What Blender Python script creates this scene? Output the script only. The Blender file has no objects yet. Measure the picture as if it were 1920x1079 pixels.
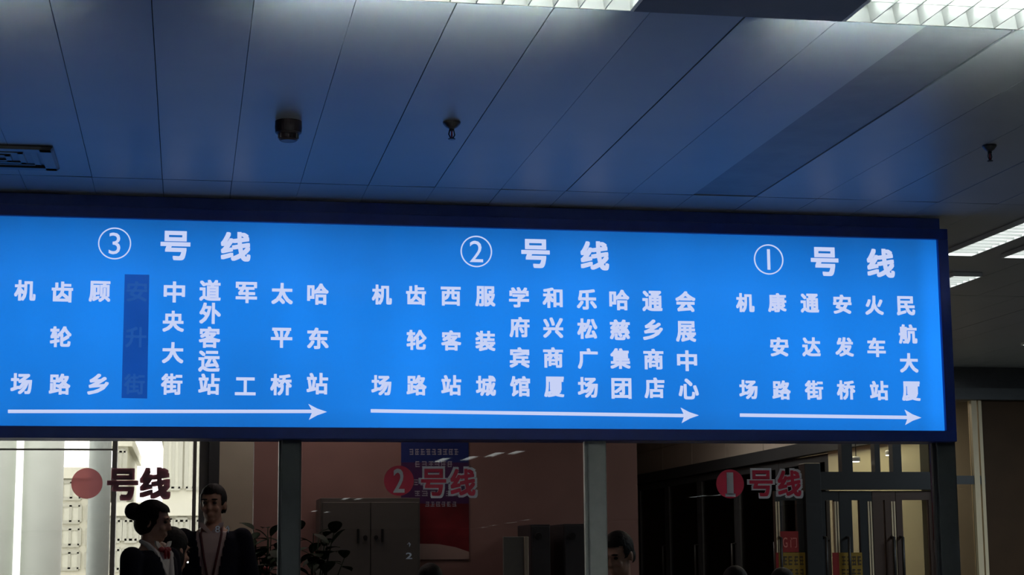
import bpy, bmesh, math, random
from mathutils import Vector, Matrix
random.seed(7)
SC = bpy.context.scene
COL = SC.collection

# ------------------------------------------------------------------ camera
CAM = Vector((0.0, 0.0, 1.2))
YAW, PITCH, ROLL, FPX = 0.181236, 0.152541, -0.0081134, 3324.75
FW = Vector((math.sin(YAW)*math.cos(PITCH), math.cos(YAW)*math.cos(PITCH), math.sin(PITCH)))
_r = Vector((math.cos(YAW), -math.sin(YAW), 0.0)); _u = _r.cross(FW)
RT = _r*math.cos(ROLL) + _u*math.sin(ROLL)
UP = -_r*math.sin(ROLL) + _u*math.cos(ROLL)
cd = bpy.data.cameras.new('camera'); cam = bpy.data.objects.new('camera', cd); COL.objects.link(cam)
cam.matrix_world = Matrix(((RT.x, UP.x, -FW.x, CAM.x), (RT.y, UP.y, -FW.y, CAM.y), (RT.z, UP.z, -FW.z, CAM.z), (0, 0, 0, 1)))
cd.sensor_width = 36.0; cd.lens = FPX/1920*36.0; cd.clip_start = 0.02; cd.clip_end = 300
SC.camera = cam

# ------------------------------------------------------------------ world, view, lights
world = bpy.data.worlds.new('sky'); SC.world = world; world.use_nodes = True
bgn = world.node_tree.nodes['Background']
bgn.inputs[0].default_value = (1.0, 0.985, 0.93, 1); bgn.inputs[1].default_value = 4.2
vs = SC.view_settings
vs.view_transform = 'Standard'; vs.look = 'None'; vs.exposure = 0.0; vs.gamma = 1.0; vs.use_curve_mapping = False

def lamp(name, typ, loc, energy, color=(1, 1, 1), size=0.1, rot=(0, 0, 0), size_y=None):
    l = bpy.data.lights.new(name, typ); l.energy = energy; l.color = color
    if typ == 'AREA':
        l.size = size
        if size_y: l.shape = 'RECTANGLE'; l.size_y = size_y
    else: l.shadow_soft_size = size
    o = bpy.data.objects.new(name, l); o.location = loc; o.rotation_euler = rot; COL.objects.link(o); return o
lamp('phone_flash', 'POINT', (0.020, -0.004, 1.202), 0.25, (1, .97, .92), 0.009)      # flash beside the lens, mirrored by the glass
lamp('hall_fill', 'AREA', (2.5, 3.0, 2.8), 32, (.95, 1, .97), 1.2, (0, 0, 0), 1.2)  # unseen fill, added to lift the stickers and the hall
lamp('hall_fill_right', 'AREA', (7.2, 11.3, 2.8), 75, (.80, .92, 1), 1.2, (0, 0, 0), 1.2)  # added out of view, bounces light onto the far right ceiling
lamp('office_fill_right', 'AREA', (4.3, 11.2, 2.8), 8, (1, .85, .68), .8)  # added fill for the fronts of the glass doors
lamp('recess_fill', 'AREA', (.62, 13.35, 2.8), 5, (1, .92, .86), .5)  # unseen light added to brighten the beige return wall
lamp('office_wall_fill', 'AREA', (.9, 11.75, 2.78), 9, (1, .80, .74), 1.4, (0, 0, 0), .4)  # unseen light added to brighten the office back wall
lamp('office_fill', 'AREA', (.8, 9.6, 2.78), 4, (1, .80, .72), 1.2, (0, 0, 0), 1.0)   # unseen area light added to brighten the office and its people
lamp('vestibule_lamp', 'AREA', (4.95, 13.95, 2.8), 26, (1, .90, .60), 0.8, (0, 0, 0), 1.5)
lamp('corridor_fill', 'AREA', (4.3, 16.5, 2.8), 30, (1, .9, .82), 1.0, (0, 0, 0), 2.0)  # unseen light added so the soffit face shows
lamp('side_room_fill', 'AREA', (6.3, 15.5, 2.7), 15, (1, .85, .62), 0.6)  # unseen light added to brighten the wall behind the narrow pane

# ------------------------------------------------------------------ measuring helpers (point of a plane seen in a direction)
def ray(x, y): return FW + RT*((x-960)/FPX) - UP*((y-539.5)/FPX)
def pY(x, y, Y): d = ray(x, y); return CAM + d*(Y/d.y)
def pZ(x, y, Z): d = ray(x, y); return CAM + d*((Z-CAM.z)/d.z)

# ------------------------------------------------------------------ materials
MATS = {}
def mat(name, col, rough=.5, metal=0., emis=None, estr=0., noise=.0, nscale=20., bump=0., spec=.5, coat=0.):
    if name in MATS: return MATS[name]
    m = bpy.data.materials.new(name); m.use_nodes = True
    nt = m.node_tree; b = nt.nodes['Principled BSDF']
    b.inputs['Base Color'].default_value = (*col, 1); b.inputs['Roughness'].default_value = rough
    b.inputs['Metallic'].default_value = metal; b.inputs['Specular IOR Level'].default_value = spec
    b.inputs['Coat Weight'].default_value = coat
    if emis: b.inputs['Emission Color'].default_value = (*emis, 1); b.inputs['Emission Strength'].default_value = estr
    if noise or bump:
        tc = nt.nodes.new('ShaderNodeTexCoord'); n = nt.nodes.new('ShaderNodeTexNoise')
        n.inputs['Scale'].default_value = nscale; n.inputs['Detail'].default_value = 4
        nt.links.new(tc.outputs['Object'], n.inputs['Vector'])
        if noise:
            r = nt.nodes.new('ShaderNodeValToRGB')
            r.color_ramp.elements[0].position = .3; r.color_ramp.elements[1].position = .7
            r.color_ramp.elements[0].color = (*[c*(1-noise) for c in col], 1)
            r.color_ramp.elements[1].color = (*[min(1, c*(1+noise)) for c in col], 1)
            nt.links.new(n.outputs['Fac'], r.inputs['Fac']); nt.links.new(r.outputs['Color'], b.inputs['Base Color'])
        if bump:
            bp = nt.nodes.new('ShaderNodeBump'); bp.inputs['Strength'].default_value = bump; bp.inputs['Distance'].default_value = .01
            nt.links.new(n.outputs['Fac'], bp.inputs['Height']); nt.links.new(bp.outputs['Normal'], b.inputs['Normal'])
    MATS[name] = m; return m
def glow(name, col, strength, noise=0., nscale=3., vec_scale=(1, 1, 1)):
    if name in MATS: return MATS[name]
    m = bpy.data.materials.new(name); m.use_nodes = True; nt = m.node_tree; b = nt.nodes['Principled BSDF']
    b.inputs['Base Color'].default_value = (*[min(.5, c*.05) for c in col], 1); b.inputs['Roughness'].default_value = .55
    b.inputs['Specular IOR Level'].default_value = .2
    b.inputs['Emission Color'].default_value = (*col, 1); b.inputs['Emission Strength'].default_value = strength
    if noise:
        tc = nt.nodes.new('ShaderNodeTexCoord'); mp = nt.nodes.new('ShaderNodeMapping'); mp.inputs['Scale'].default_value = vec_scale
        n = nt.nodes.new('ShaderNodeTexNoise'); n.inputs['Scale'].default_value = nscale; n.inputs['Detail'].default_value = 2
        r = nt.nodes.new('ShaderNodeMapRange'); r.inputs['From Min'].default_value = .3; r.inputs['From Max'].default_value = .7
        r.inputs['To Min'].default_value = strength*(1-noise); r.inputs['To Max'].default_value = strength*(1+noise)
        nt.links.new(tc.outputs['Object'], mp.inputs['Vector']); nt.links.new(mp.outputs['Vector'], n.inputs['Vector'])
        nt.links.new(n.outputs['Fac'], r.inputs['Value']); nt.links.new(r.outputs['Result'], b.inputs['Emission Strength'])
    MATS[name] = m; return m
def glass(name, tint=(1, 1, 1), refl=1.0, ior=1.5):
    if name in MATS: return MATS[name]
    m = bpy.data.materials.new(name); m.use_nodes = True; nt = m.node_tree; nt.nodes.clear()
    out = nt.nodes.new('ShaderNodeOutputMaterial'); mx = nt.nodes.new('ShaderNodeMixShader')
    t = nt.nodes.new('ShaderNodeBsdfTransparent'); t.inputs[0].default_value = (*tint, 1)
    g = nt.nodes.new('ShaderNodeBsdfGlossy'); g.inputs['Roughness'].default_value = .0; g.inputs['Color'].default_value = (refl, refl, refl, 1)
    f = nt.nodes.new('ShaderNodeFresnel'); f.inputs['IOR'].default_value = ior
    nt.links.new(f.outputs[0], mx.inputs[0]); nt.links.new(t.outputs[0], mx.inputs[1]); nt.links.new(g.outputs[0], mx.inputs[2])
    nt.links.new(mx.outputs[0], out.inputs['Surface'])
    MATS[name] = m; return m

M_CEIL = mat('painted_ceiling_panel', (.30, .31, .315), .42, 0, noise=.05, nscale=2.5)
M_CEILD = mat('dull_ceiling_panel', (.17, .175, .185), .5, 0, noise=.15, nscale=6)
M_VOID = mat('ceiling_void', (.03, .03, .03), .9)
M_BULK = mat('grey_bulkhead', (.12, .12, .13), .5, noise=.05)
M_FRAME = mat('navy_frame_blue_haze', (.008, .032, .27), .4, 0.1, noise=.08)  # dark frame colour with the board's blue haze put into it
M_ALU = mat('brushed_aluminium', (.42, .43, .40), .42, .35, noise=.06, nscale=30)
M_ALUD = mat('dark_aluminium', (.055, .06, .065), .45, .3, noise=.06, nscale=30)
M_WHITE = mat('white_enamel', (.85, .87, .86), .35)
M_WALLB = mat('mauve_brown_wall', (.30, .17, .15), .6, noise=.08, nscale=4)
M_WALLR = mat('beige_wall', (.52, .46, .36), .7, noise=.06, nscale=4)
M_DARKW = mat('dark_brown_cladding', (.050, .028, .014), .6, noise=.1, nscale=5, spec=.2)
M_HEAD = mat('gloss_dark_header', (.07, .07, .075), .18, noise=.05)
M_SOFF = mat('cream_soffit_tile', (.60, .55, .47), .5, noise=.04, nscale=5)
M_CREAM = mat('cream_wall', (.70, .66, .46), .7, noise=.04, nscale=4)
M_FLOOR = mat('grey_stone_floor', (.18, .18, .175), .45, noise=.15, nscale=3)
M_GROUND = mat('pale_paving', (.50, .49, .44), .8, noise=.1, nscale=2)
M_GLASS = glass('clear_glass', (.80, .80, .80), .75)
M_GLASSW = glass('window_glass', (.95, .95, .95), .6)
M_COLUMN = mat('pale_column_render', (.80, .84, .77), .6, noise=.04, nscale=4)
M_FAC = mat('pale_facade', (.60, .59, .50), .8, noise=.05, nscale=1)
M_FACW = mat('facade_window', (.58, .58, .50), .3)  # pane colour paled to carry the bright sky reflection
M_SKIN = mat('skin', (.50, .29, .20), .5, noise=.05, nscale=25)
M_HAIR = mat('black_hair', (.008, .008, .009), .6, noise=.3, nscale=60, bump=.4, spec=.2)
M_SUIT = mat('navy_suit', (.008, .010, .020), .85, noise=.15, nscale=80, spec=.15)
M_SHIRT = mat('pale_shirt', (.62, .52, .50), .7, noise=.04, nscale=40)
M_COLLAR = mat('white_collar', (.75, .75, .70), .7)
M_RED = mat('red_scarf', (.30, .012, .02), .6, noise=.1)
M_LANY = mat('dark_lanyard', (.10, .02, .025), .6)
M_EYE = mat('eye', (.03, .02, .02), .2)
M_LEAF = mat('dark_leaf', (.018, .036, .018), .6, noise=.35, nscale=12, spec=.2)
M_BLOOM = mat('dusty_red_bloom', (.30, .06, .06), .6, noise=.2, nscale=20)
M_POT = mat('brown_pot', (.15, .08, .05), .5)
M_SOIL = mat('soil', (.04, .03, .02), .9, bump=.5)
M_CAB = mat('grey_steel_cabinet', (.15, .14, .125), .45, .1, noise=.04)
M_HANDLE = mat('dark_handle', (.03, .03, .03), .4, .3)

# ------------------------------------------------------------------ mesh helpers
def link(name, bm, m, parent=None, smooth=False):
    me = bpy.data.meshes.new(name)
    bmesh.ops.recalc_face_normals(bm, faces=bm.faces)
    bm.to_mesh(me); bm.free()
    for x in (m if isinstance(m, (list, tuple)) else [m]): me.materials.append(x)
    o = bpy.data.objects.new(name, me); COL.objects.link(o)
    if smooth:
        for p in me.polygons: p.use_smooth = True
    if parent: o.parent = parent
    return o
def tag(o, label, cat, group=None, kind=None):
    o['label'] = label; o['category'] = cat
    if group: o['group'] = group
    if kind: o['kind'] = kind
    return o
def thing(name, label, cat, loc=(0, 0, 0), rz=0., group=None):
    o = bpy.data.objects.new(name, None); COL.objects.link(o); o.location = loc; o.rotation_euler = (0, 0, rz)
    o.empty_display_size = .1
    return tag(o, label, cat, group)
def struct(name, bm, m, parent=None, smooth=False):
    o = link(name, bm, m, parent, smooth)
    if not parent: o['kind'] = 'structure'
    return o
def box(bm, a, b, mi=0, bev=0.):
    x0, x1 = sorted((a[0], b[0])); y0, y1 = sorted((a[1], b[1])); z0, z1 = sorted((a[2], b[2]))
    r = bmesh.ops.create_cube(bm, size=1)
    for v in r['verts']:
        v.co = Vector(((x0+x1)/2 + v.co.x*(x1-x0), (y0+y1)/2 + v.co.y*(y1-y0), (z0+z1)/2 + v.co.z*(z1-z0)))
    fs = {f for v in r['verts'] for f in v.link_faces}
    for f in fs: f.material_index = mi
    if bev:
        es = list({e for v in r['verts'] for e in v.link_edges})
        bmesh.ops.bevel(bm, geom=es, offset=bev, segments=2, affect='EDGES', profile=.5)
    return r['verts']
def bx(a, b, bev=0.):
    bm = bmesh.new(); box(bm, a, b, 0, bev); return bm
def lathe(bm, prof, c=(0, 0, 0), n=24, axis='z'):
    rings = []
    for r, z in prof:
        ring = []
        for i in range(n):
            t = 2*math.pi*i/n
            p = (r*math.cos(t), r*math.sin(t), z) if axis == 'z' else (r*math.cos(t), z, r*math.sin(t))
            ring.append(bm.verts.new((c[0]+p[0], c[1]+p[1], c[2]+p[2])))
        rings.append(ring)
    for a, b in zip(rings, rings[1:]):
        for i in range(n): bm.faces.new((a[i], a[(i+1) % n], b[(i+1) % n], b[i]))
    bm.faces.new(rings[0][::-1]); bm.faces.new(rings[-1])
def prism(bm, pts, y0, y1):
    """polygon in XZ extruded in Y"""
    f = [bm.verts.new((x, y0, z)) for x, z in pts]; g = [bm.verts.new((x, y1, z)) for x, z in pts]
    bm.faces.new(f); bm.faces.new(g[::-1]); n = len(pts)
    for i in range(n): bm.faces.new((f[i], f[(i+1) % n], g[(i+1) % n], g[i]))
def tube(bm, pts, rad, n=8):
    rad = rad if isinstance(rad, (list, tuple)) else [rad]*len(pts)
    pts = [Vector(p) for p in pts]; rings = []
    for i, p in enumerate(pts):
        d = (pts[min(i+1, len(pts)-1)] - pts[max(i-1, 0)]).normalized()
        a = d.orthogonal().normalized() if i == 0 else (rings_a - d*rings_a.dot(d)).normalized()
        rings_a = a; b = d.cross(a)
        rings.append([bm.verts.new(p + (a*math.cos(2*math.pi*k/n) + b*math.sin(2*math.pi*k/n))*rad[i]) for k in range(n)])
    for r0, r1 in zip(rings, rings[1:]):
        for k in range(n): bm.faces.new((r0[k], r0[(k+1) % n], r1[(k+1) % n], r1[k]))
    bm.faces.new(rings[0][::-1]); bm.faces.new(rings[-1])
def ell(bm, c, r, rot=None, seg=16, ring=10):
    res = bmesh.ops.create_uvsphere(bm, u_segments=seg, v_segments=ring, radius=1)
    for v in res['verts']:
        p = Vector((v.co.x*r[0], v.co.y*r[1], v.co.z*r[2]))
        if rot: p = rot @ p
        v.co = p + Vector(c)
def disc_poly(cx, cz, r, n=48): return [(cx + r*math.cos(2*math.pi*i/n), cz + r*math.sin(2*math.pi*i/n)) for i in range(n)]
def glyphs(items, y, depth):
    """items: (text, centre x, centre z, width, height, weight) set on a plane of constant y, facing -Y"""
    bm = bmesh.new()
    for s, cx, cz, w, h, wt in items:
        c = bpy.data.curves.new('lettering', 'FONT'); c.body = s; c.size = 1; c.resolution_u = 3
        o = bpy.data.objects.new('lettering', c); COL.objects.link(o); bpy.context.view_layer.update()
        me = bpy.data.meshes.new_from_object(o.evaluated_get(bpy.context.evaluated_depsgraph_get()))
        bpy.data.objects.remove(o); bpy.data.curves.remove(c)
        xs = [v.co.x for v in me.vertices]; ys = [v.co.y for v in me.vertices]
        x0, x1, y0, y1 = min(xs), max(xs), min(ys), max(ys)
        sx = w/(x1-x0) if w else h/(y1-y0); sz = h/(y1-y0) if h else sx
        k = (w or h)/((w or h) + 2*wt*(w or h)) if wt > .012 else 1.0     # bold strokes: the outline is struck several times, slightly shifted
        sx *= k; sz *= k; rr = wt*(w or h)
        offs = [(0, 0)] + [(rr*i_, rr*j_) for i_ in (-1, 0, 1) for j_ in (-1, 0, 1) if i_ or j_] if wt > .012 else [(0, 0)]
        if wt > .06: offs += [(a_*.5, b_*.5) for a_, b_ in offs[1:]]
        src = [((v.co.x-(x0+x1)/2)*sx, (v.co.y-(y0+y1)/2)*sz) for v in me.vertices]
        for j, (ox, oz) in enumerate(offs):
            for v, (px_, pz_) in zip(me.vertices, src): v.co = (cx+px_+ox, y + j*1e-6, cz+pz_+oz)
            t = bmesh.new(); t.from_mesh(me)
            r = bmesh.ops.extrude_face_region(t, geom=list(t.faces))
            for v in r['geom']:
                if isinstance(v, bmesh.types.BMVert): v.co.y += depth
            tmp = bpy.data.meshes.new('t'); t.to_mesh(tmp); t.free(); bm.from_mesh(tmp); bpy.data.meshes.remove(tmp)
        bpy.data.meshes.remove(me)
    return bm
def remeshed(bm, voxel, smooth=3):
    me = bpy.data.meshes.new('t'); bmesh.ops.recalc_face_normals(bm, faces=bm.faces); bm.to_mesh(me); bm.free()
    o = bpy.data.objects.new('t', me); COL.objects.link(o)
    r = o.modifiers.new('r', 'REMESH'); r.mode = 'VOXEL'; r.voxel_size = voxel
    s = o.modifiers.new('s', 'SMOOTH'); s.iterations = smooth; s.factor = .5
    bpy.context.view_layer.update()
    e = bpy.data.meshes.new_from_object(o.evaluated_get(bpy.context.evaluated_depsgraph_get()))
    bpy.data.objects.remove(o); bpy.data.meshes.remove(me)
    b = bmesh.new(); b.from_mesh(e); bpy.data.meshes.remove(e); return b

# ================================================================== THE SETTING
ZC, YS, YG = 2.84, 8.0, 8.10          # ceiling, sign face, glass
# ceiling of long planks with open joints and a dark void above
bm = bmesh.new()
PW, P0, SEAM = .297, -.427, 7.652
lens = [(-76, -40), (-40, -20), (-20, -6), (-6, 1.0), (1.0, 4.55), (4.55, SEAM), (SEAM, 10.45), (10.45, 14.35), (14.35, 17), (17, 26)]
for k in range(-28, 64):
    x0 = P0 + k*PW; x1 = x0 + PW
    for (y0, y1) in lens:
        if x0 > -9 and x1 < .75 and y0 >= 14.3: continue
        g = .0035 if y1 != SEAM and y0 != SEAM else .005; dz = random.uniform(-.0006, .0006); mi = 0
        gx = .0007 + random.random()*.0014
        a, b = x0+gx, x1-gx
        if k == 7 and y0 > 4 and y0 < 5: a += .004
        if k == 9 and 4 < y0 < 5: mi = 1; dz = .004
        vs_ = box(bm, (a, y0+g, ZC+dz), (b, y1-g, ZC+.03), mi)
        tl = random.uniform(-.0012, .0012)
        for v in vs_:
            if v.co.z < ZC+.02: v.co.z += tl if v.co.x > (a+b)/2 else -tl
box(bm, (-9, -76, ZC+.05), (19, 14.35, ZC+.1), 2); box(bm, (.55, 14.35, ZC+.05), (19, 26, ZC+.1), 2)
struct('ceiling', bm, [M_CEIL, M_CEILD, M_VOID])
struct('floor', bx((-9, -76, -.1), (19, 26, 0)), M_FLOOR)
struct('wall_left', bx((-9.1, -76, 0), (-9, 14.3, ZC+.1)), M_DARKW)
struct('wall_right', bx((19, -76, 0), (19.1, 26, ZC+.1)), M_DARKW)
struct('wall_front', bx((-9, -76.1, 0), (19, -76, ZC+.1)), M_DARKW)

# dropped bulkhead that carries the near lamps
LAMPX = [(-1.52, -.393), (.16, 1.185), (1.785, 2.92), (3.5, 4.6)]
BY0, BY1, BZ = 3.75, 4.57, 2.69
bm = bmesh.new(); edges = [-3.5] + [v for p in LAMPX for v in p] + [6.0]
for i in range(0, len(edges), 2): box(bm, (edges[i], BY0, BZ), (edges[i+1], BY1, ZC-.002))
struct('trim_1', bm, M_BULK)

# ticket office: glass partition with posts below the sign
GX = [-2.1]
posts = []
for i, (xa, xb) in enumerate(((527, 562), (1100, 1133), (1752, 1787))):
    a, b = pY(xa, 900, YG).x, pY(xb, 900, YG).x
    bm = bmesh.new(); box(bm, (a, YG-.045, 0), (b, YG+.045, 2.78), 0, .004)
    box(bm, (a-.012, YG-.02, 0), (a, YG+.02, 2.78)); box(bm, (b, YG-.02, 0), (b+.006, YG+.02, 2.78))
    struct('trim_%d' % (i+2), bm, [M_ALUD, mat('dull_post', (.42, .43, .40), .5, .2, noise=.06), M_ALUD][i]); posts.append((a-.012, b+.006))
bays = [(-2.2, posts[0][0]), (posts[0][1], posts[1][0]), (posts[1][1], posts[2][0])]
for i, (a, b) in enumerate(bays):
    w = thing('window_%d' % (i+1), 'clear glass bay of the ticket office under the route board', 'window'); del w['category']; del w['label']; w['kind'] = 'structure'
    link('glass_pane', bx((a+.004, YG-.005, .06), (b-.004, YG+.005, 2.70)), M_GLASS, w)
    link('sill_rail', bx((a+.001, YG-.03, 0), (b-.001, YG+.03, .06)), M_ALUD, w)
    link('head_rail', bx((a+.001, YG-.03, 2.70), (b-.001, YG+.03, 2.78)), M_ALUD, w)
struct('trim_5', bx((-2.2, YS+.02, 2.781), (3.6, YG+.08, ZC-.003)), M_FRAME)

# office back wall and returns
xl, xr = pY(476, 900, 12.5).x, pY(1196, 950, 12.5).x
struct('wall_back', bx((xl, 12.5, 0), (xr, 12.65, ZC)), M_WALLB)
a, b = pY(411, 900, 14.0).x, pY(474, 900, 14.0).x
struct('wall_left_return', bx((a, 14.0, 0), (b+.35, 14.15, ZC)), M_WALLR)
struct('wall_far', bx((xr, 22, 0), (9, 22.1, ZC)), M_DARKW)
struct('wall_recess', bx((xr-.15, 12.66, 0), (xr, 22, ZC)), M_WALLB)

# curtain wall to the forecourt
YW = 14.3
w = thing('window_4', 'x', 'x'); del w['category']; del w['label']; w['kind'] = 'structure'
X = lambda x, Y=YW, y=900: pY(x, y, Y).x
bm = bmesh.new()
for xa, xb in ((210, 219), (361, 368), (373, 392), (-330, -318)): box(bm, (X(xa), YW-.05, 0), (X(xb), YW+.05, ZC))
z = pY(100, 845, YW).z; box(bm, (-4, YW-.03, z), (X(215), YW+.03, z+.012))
box(bm, (-9, YW-.06, 0), (X(392), YW+.06, .1)); box(bm, (-9, YW-.06, 2.6), (X(392), YW+.06, ZC))
link('window_frame', bm, M_ALU, w)
link('window_pane', bx((-9, YW-.004, .1), (X(390), YW+.004, 2.6)), M_GLASSW, w)
struct('trim_6', bx((X(391, 14.2), 14.0, 0), (a-.001, 14.4, ZC)), M_ALUD)

# forecourt outside
struct('ground', bx((-40, 14.4, -.15), (5, 90, -.02)), M_GROUND)
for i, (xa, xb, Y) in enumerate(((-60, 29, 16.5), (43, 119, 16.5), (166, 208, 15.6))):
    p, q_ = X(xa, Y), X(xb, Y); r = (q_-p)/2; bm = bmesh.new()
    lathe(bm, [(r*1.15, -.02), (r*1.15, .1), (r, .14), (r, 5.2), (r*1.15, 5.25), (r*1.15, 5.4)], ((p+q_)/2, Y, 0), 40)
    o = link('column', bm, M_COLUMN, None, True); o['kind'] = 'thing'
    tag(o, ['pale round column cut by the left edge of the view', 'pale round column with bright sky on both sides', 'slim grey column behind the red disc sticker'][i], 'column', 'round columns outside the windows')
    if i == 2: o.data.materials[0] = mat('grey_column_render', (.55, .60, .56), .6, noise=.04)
def building(label, x0, x1, ytop, Y, cols, rows, depth=8):
    t = thing('building', label, 'building', (0, 0, 0))
    a, b = X(x0, Y), X(x1, Y); zt = pY((x0+x1)/2, ytop, Y).z
    link('wall', bx((a, Y, -.02), (b, Y+depth, zt)), M_FAC, t)
    link('parapet', bx((a-.1, Y-.12, zt), (b+.1, Y+depth+.1, zt+.25)), M_FAC, t)
    w, h = (b-a)/cols, (zt-1.0)/rows
    for i in range(cols):
        for j in range(rows):
            cx, cz = a+(i+.5)*w, 1.0+(j+.5)*h; f = bmesh.new()
            for s in (-1, 1):
                box(f, (cx+s*w*.36-.04, Y-.06, cz-h*.36), (cx+s*w*.36+.04, Y, cz+h*.36)); box(f, (cx-w*.36, Y-.06, cz+s*h*.36-.04), (cx+w*.36, Y, cz+s*h*.36+.04))
            box(f, (cx-.03, Y-.06, cz-h*.36), (cx+.03, Y, cz+h*.36))
            fo = link('window', f, mat('facade_frame', (.42, .42, .36), .6), t)
            link('pane', bx((cx-w*.34, Y-.03, cz-h*.34), (cx+w*.34, Y-.005, cz+h*.34)), M_FACW, fo)
    return t
building('pale low building seen through the gap between the round columns', 60, 208, 898, 42, 3, 4)
building('pale office block standing left of the bright sky gap', 212, 238, 838, 40, 1, 4)
building('tall pale block filling the right of the bright window', 305, 420, 800, 38, 3, 2)
building('long low pale building behind the two standing people', 200, 420, 968, 34, 7, 2, 3)

M_POST = mat('cream_post', (.66, .56, .38), .5)
# side wall of the vestibule: soffit panels, beam, dark doors, cream end
XS = 5.62
zs = 2.13
bm = bmesh.new()
for y0 in [13.1 + i*1.27 for i in range(7)]:
    for z0, z1 in ((zs+.12, 2.52), (2.526, ZC-.003)): box(bm, (XS, y0+.006, z0), (XS+.06, min(y0+1.262, 21.99), z1))
struct('wall_soffit', bm, M_SOFF)
struct('trim_7', bx((XS-.05, 13.1, zs), (XS+.06, 21.99, zs+.115)), M_ALUD)
struct('wall_vestibule', bx((XS+.001, 13.08, 0), (XS+.1, 15.1, zs-.001)), M_CREAM)
dn = [0]
def door(p0, p1, y0, y1, h, along, m=M_ALUD, stile=.07, gm=M_GLASS, handle=1, edge=0):
    """glass door leaf between (p0) and (p1) along X (at y0) or along Y (at x=y0)"""
    dn[0] += 1
    t = bpy.data.objects.new('door_%d' % dn[0], None); COL.objects.link(t); t['kind'] = 'structure'
    def B(u0, u1, z0, z1, th):
        return ((u0, y0-th, z0), (u1, y0+th, z1)) if along == 'x' else ((y0-th, u0, z0), (y0+th, u1, z1))
    bm = bmesh.new()
    for q0, q1 in ((p0, p0+stile), (p1-stile, p1)): box(bm, *B(q0, q1, 0.01, h, .022))
    box(bm, *B(p0+stile, p1-stile, .01, .12, .022)); box(bm, *B(p0+stile, p1-stile, h-.07, h, .022))
    link('door_frame', bm, m, t)
    link('door_pane', bx(*B(p0+stile, p1-stile, .12, h-.07, .005)), gm, t)
    hb = bmesh.new(); u = p0+stile*.5 if handle > 0 else p1-stile*.5
    for s in (-.06,):
        pt = (lambda z, d: (u, y0+d, z)) if along == 'x' else (lambda z, d: (y0+d, u, z))
        tube(hb, [pt(.85, -.023), pt(.85, -.07), pt(1.35, -.07), pt(1.35, -.023)], .012)
    link('door_handle', hb, M_HANDLE, t, True)
    if edge:
        eb = bmesh.new(); e0 = p0+.004 if edge < 0 else p1-.036
        for k_ in (0, .020): box(eb, *B(e0+k_, e0+k_+.012, .02, h-.08, .026))
        link('edge_strip', eb, M_POST, t)
    return t
for i in range(5): door(15.12+i*1.37, 15.12+(i+1)*1.37-.01, XS+.03, 0, zs-.01, 'y', M_ALUD, .09, M_GLASS)
struct('wall_side', bx((XS+1.2, 16.4, 0), (XS+1.3, 21.9, ZC)), M_DARKW)

# cross wall with glass doors, transoms and the thick post
M_LINT = mat('charcoal_door_frame', (.030, .034, .038), .45, .2, noise=.06)
YD = 13.0
x = lambda px, py=950: pY(px, py, YD).x
zl0, zl1 = pY(1640, 919, YD).z, pY(1640, 886, YD).z
struct('trim_8', bx((x(1505), YD-.07, 0), (x(1535), YD+.07, pY(1520, 870, YD).z), .004), M_LINT)
struct('trim_9', bx((x(1535)+.001, YD-.05, zl0), (x(1752), YD+.05, zl1)), M_LINT)
struct('trim_10', bx((x(1752)+.001, YD-.07, 0), (XS+.1, YD+.07, ZC)), M_LINT)
M_DOORB = mat('brown_door_stile', (.07, .045, .035), .5, .1, noise=.05)
door(x(1451), x(1504), YD, 0, zl0-.01, 'x', M_LINT, .05, M_GLASSW, 1, -1)
door(x(1537), x(1571), YD, 0, zl0-.01, 'x', M_LINT, .035, M_GLASSW, 1, 1)
door(x(1572), x(1633), YD, 0, zl0-.01, 'x', M_LINT, .10, M_GLASSW, 1, 1)
door(x(1634), x(1677), YD, 0, zl0-.01, 'x', M_DOORB, .085, M_GLASSW, -1, 1)
door(x(1678), x(1751), YD, 0, zl0-.01, 'x', M_DOORB, .05, M_GLASSW)
bm = bmesh.new()
for a_, b_ in ((1578, 1598), (1640, 1650), (1674, 1690)): box(bm, (x(a_), YD-.04, zl1+.001), (x(b_), YD+.04, 2.75))
box(bm, (x(1440), YD-.04, 2.75), (x(1752), YD+.04, ZC-.003))
struct('trim_11', bm, M_LINT)
for i, (px, py) in enumerate(((1605, 866), (1667, 854), (1722, 871))):
    p = pY(px, py, 13.2+.25*i)
    t = thing('downlight', ['small lit downlight above the leftmost glass door transom', 'small bright downlight in the middle door transom', 'small faint downlight in the right door transom'][i], 'light', (p.x, p.y, p.z), 0, 'downlights of the door vestibule')
    b_ = bmesh.new(); lathe(b_, [(.032, 0), (.032, .03), (.022, .04)], n=16); link('housing', b_, M_WHITE, t)
    b_ = bmesh.new(); lathe(b_, [(.026, -.004), (.026, 0)], n=16); link('lens', b_, glow('downlight_glow', (1, .95, .8), 9), t)
    b_ = bmesh.new(); tube(b_, [(0, 0, .04), (0, 0, ZC-p.z)], .004); link('stem', b_, M_ALUD, t)

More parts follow.
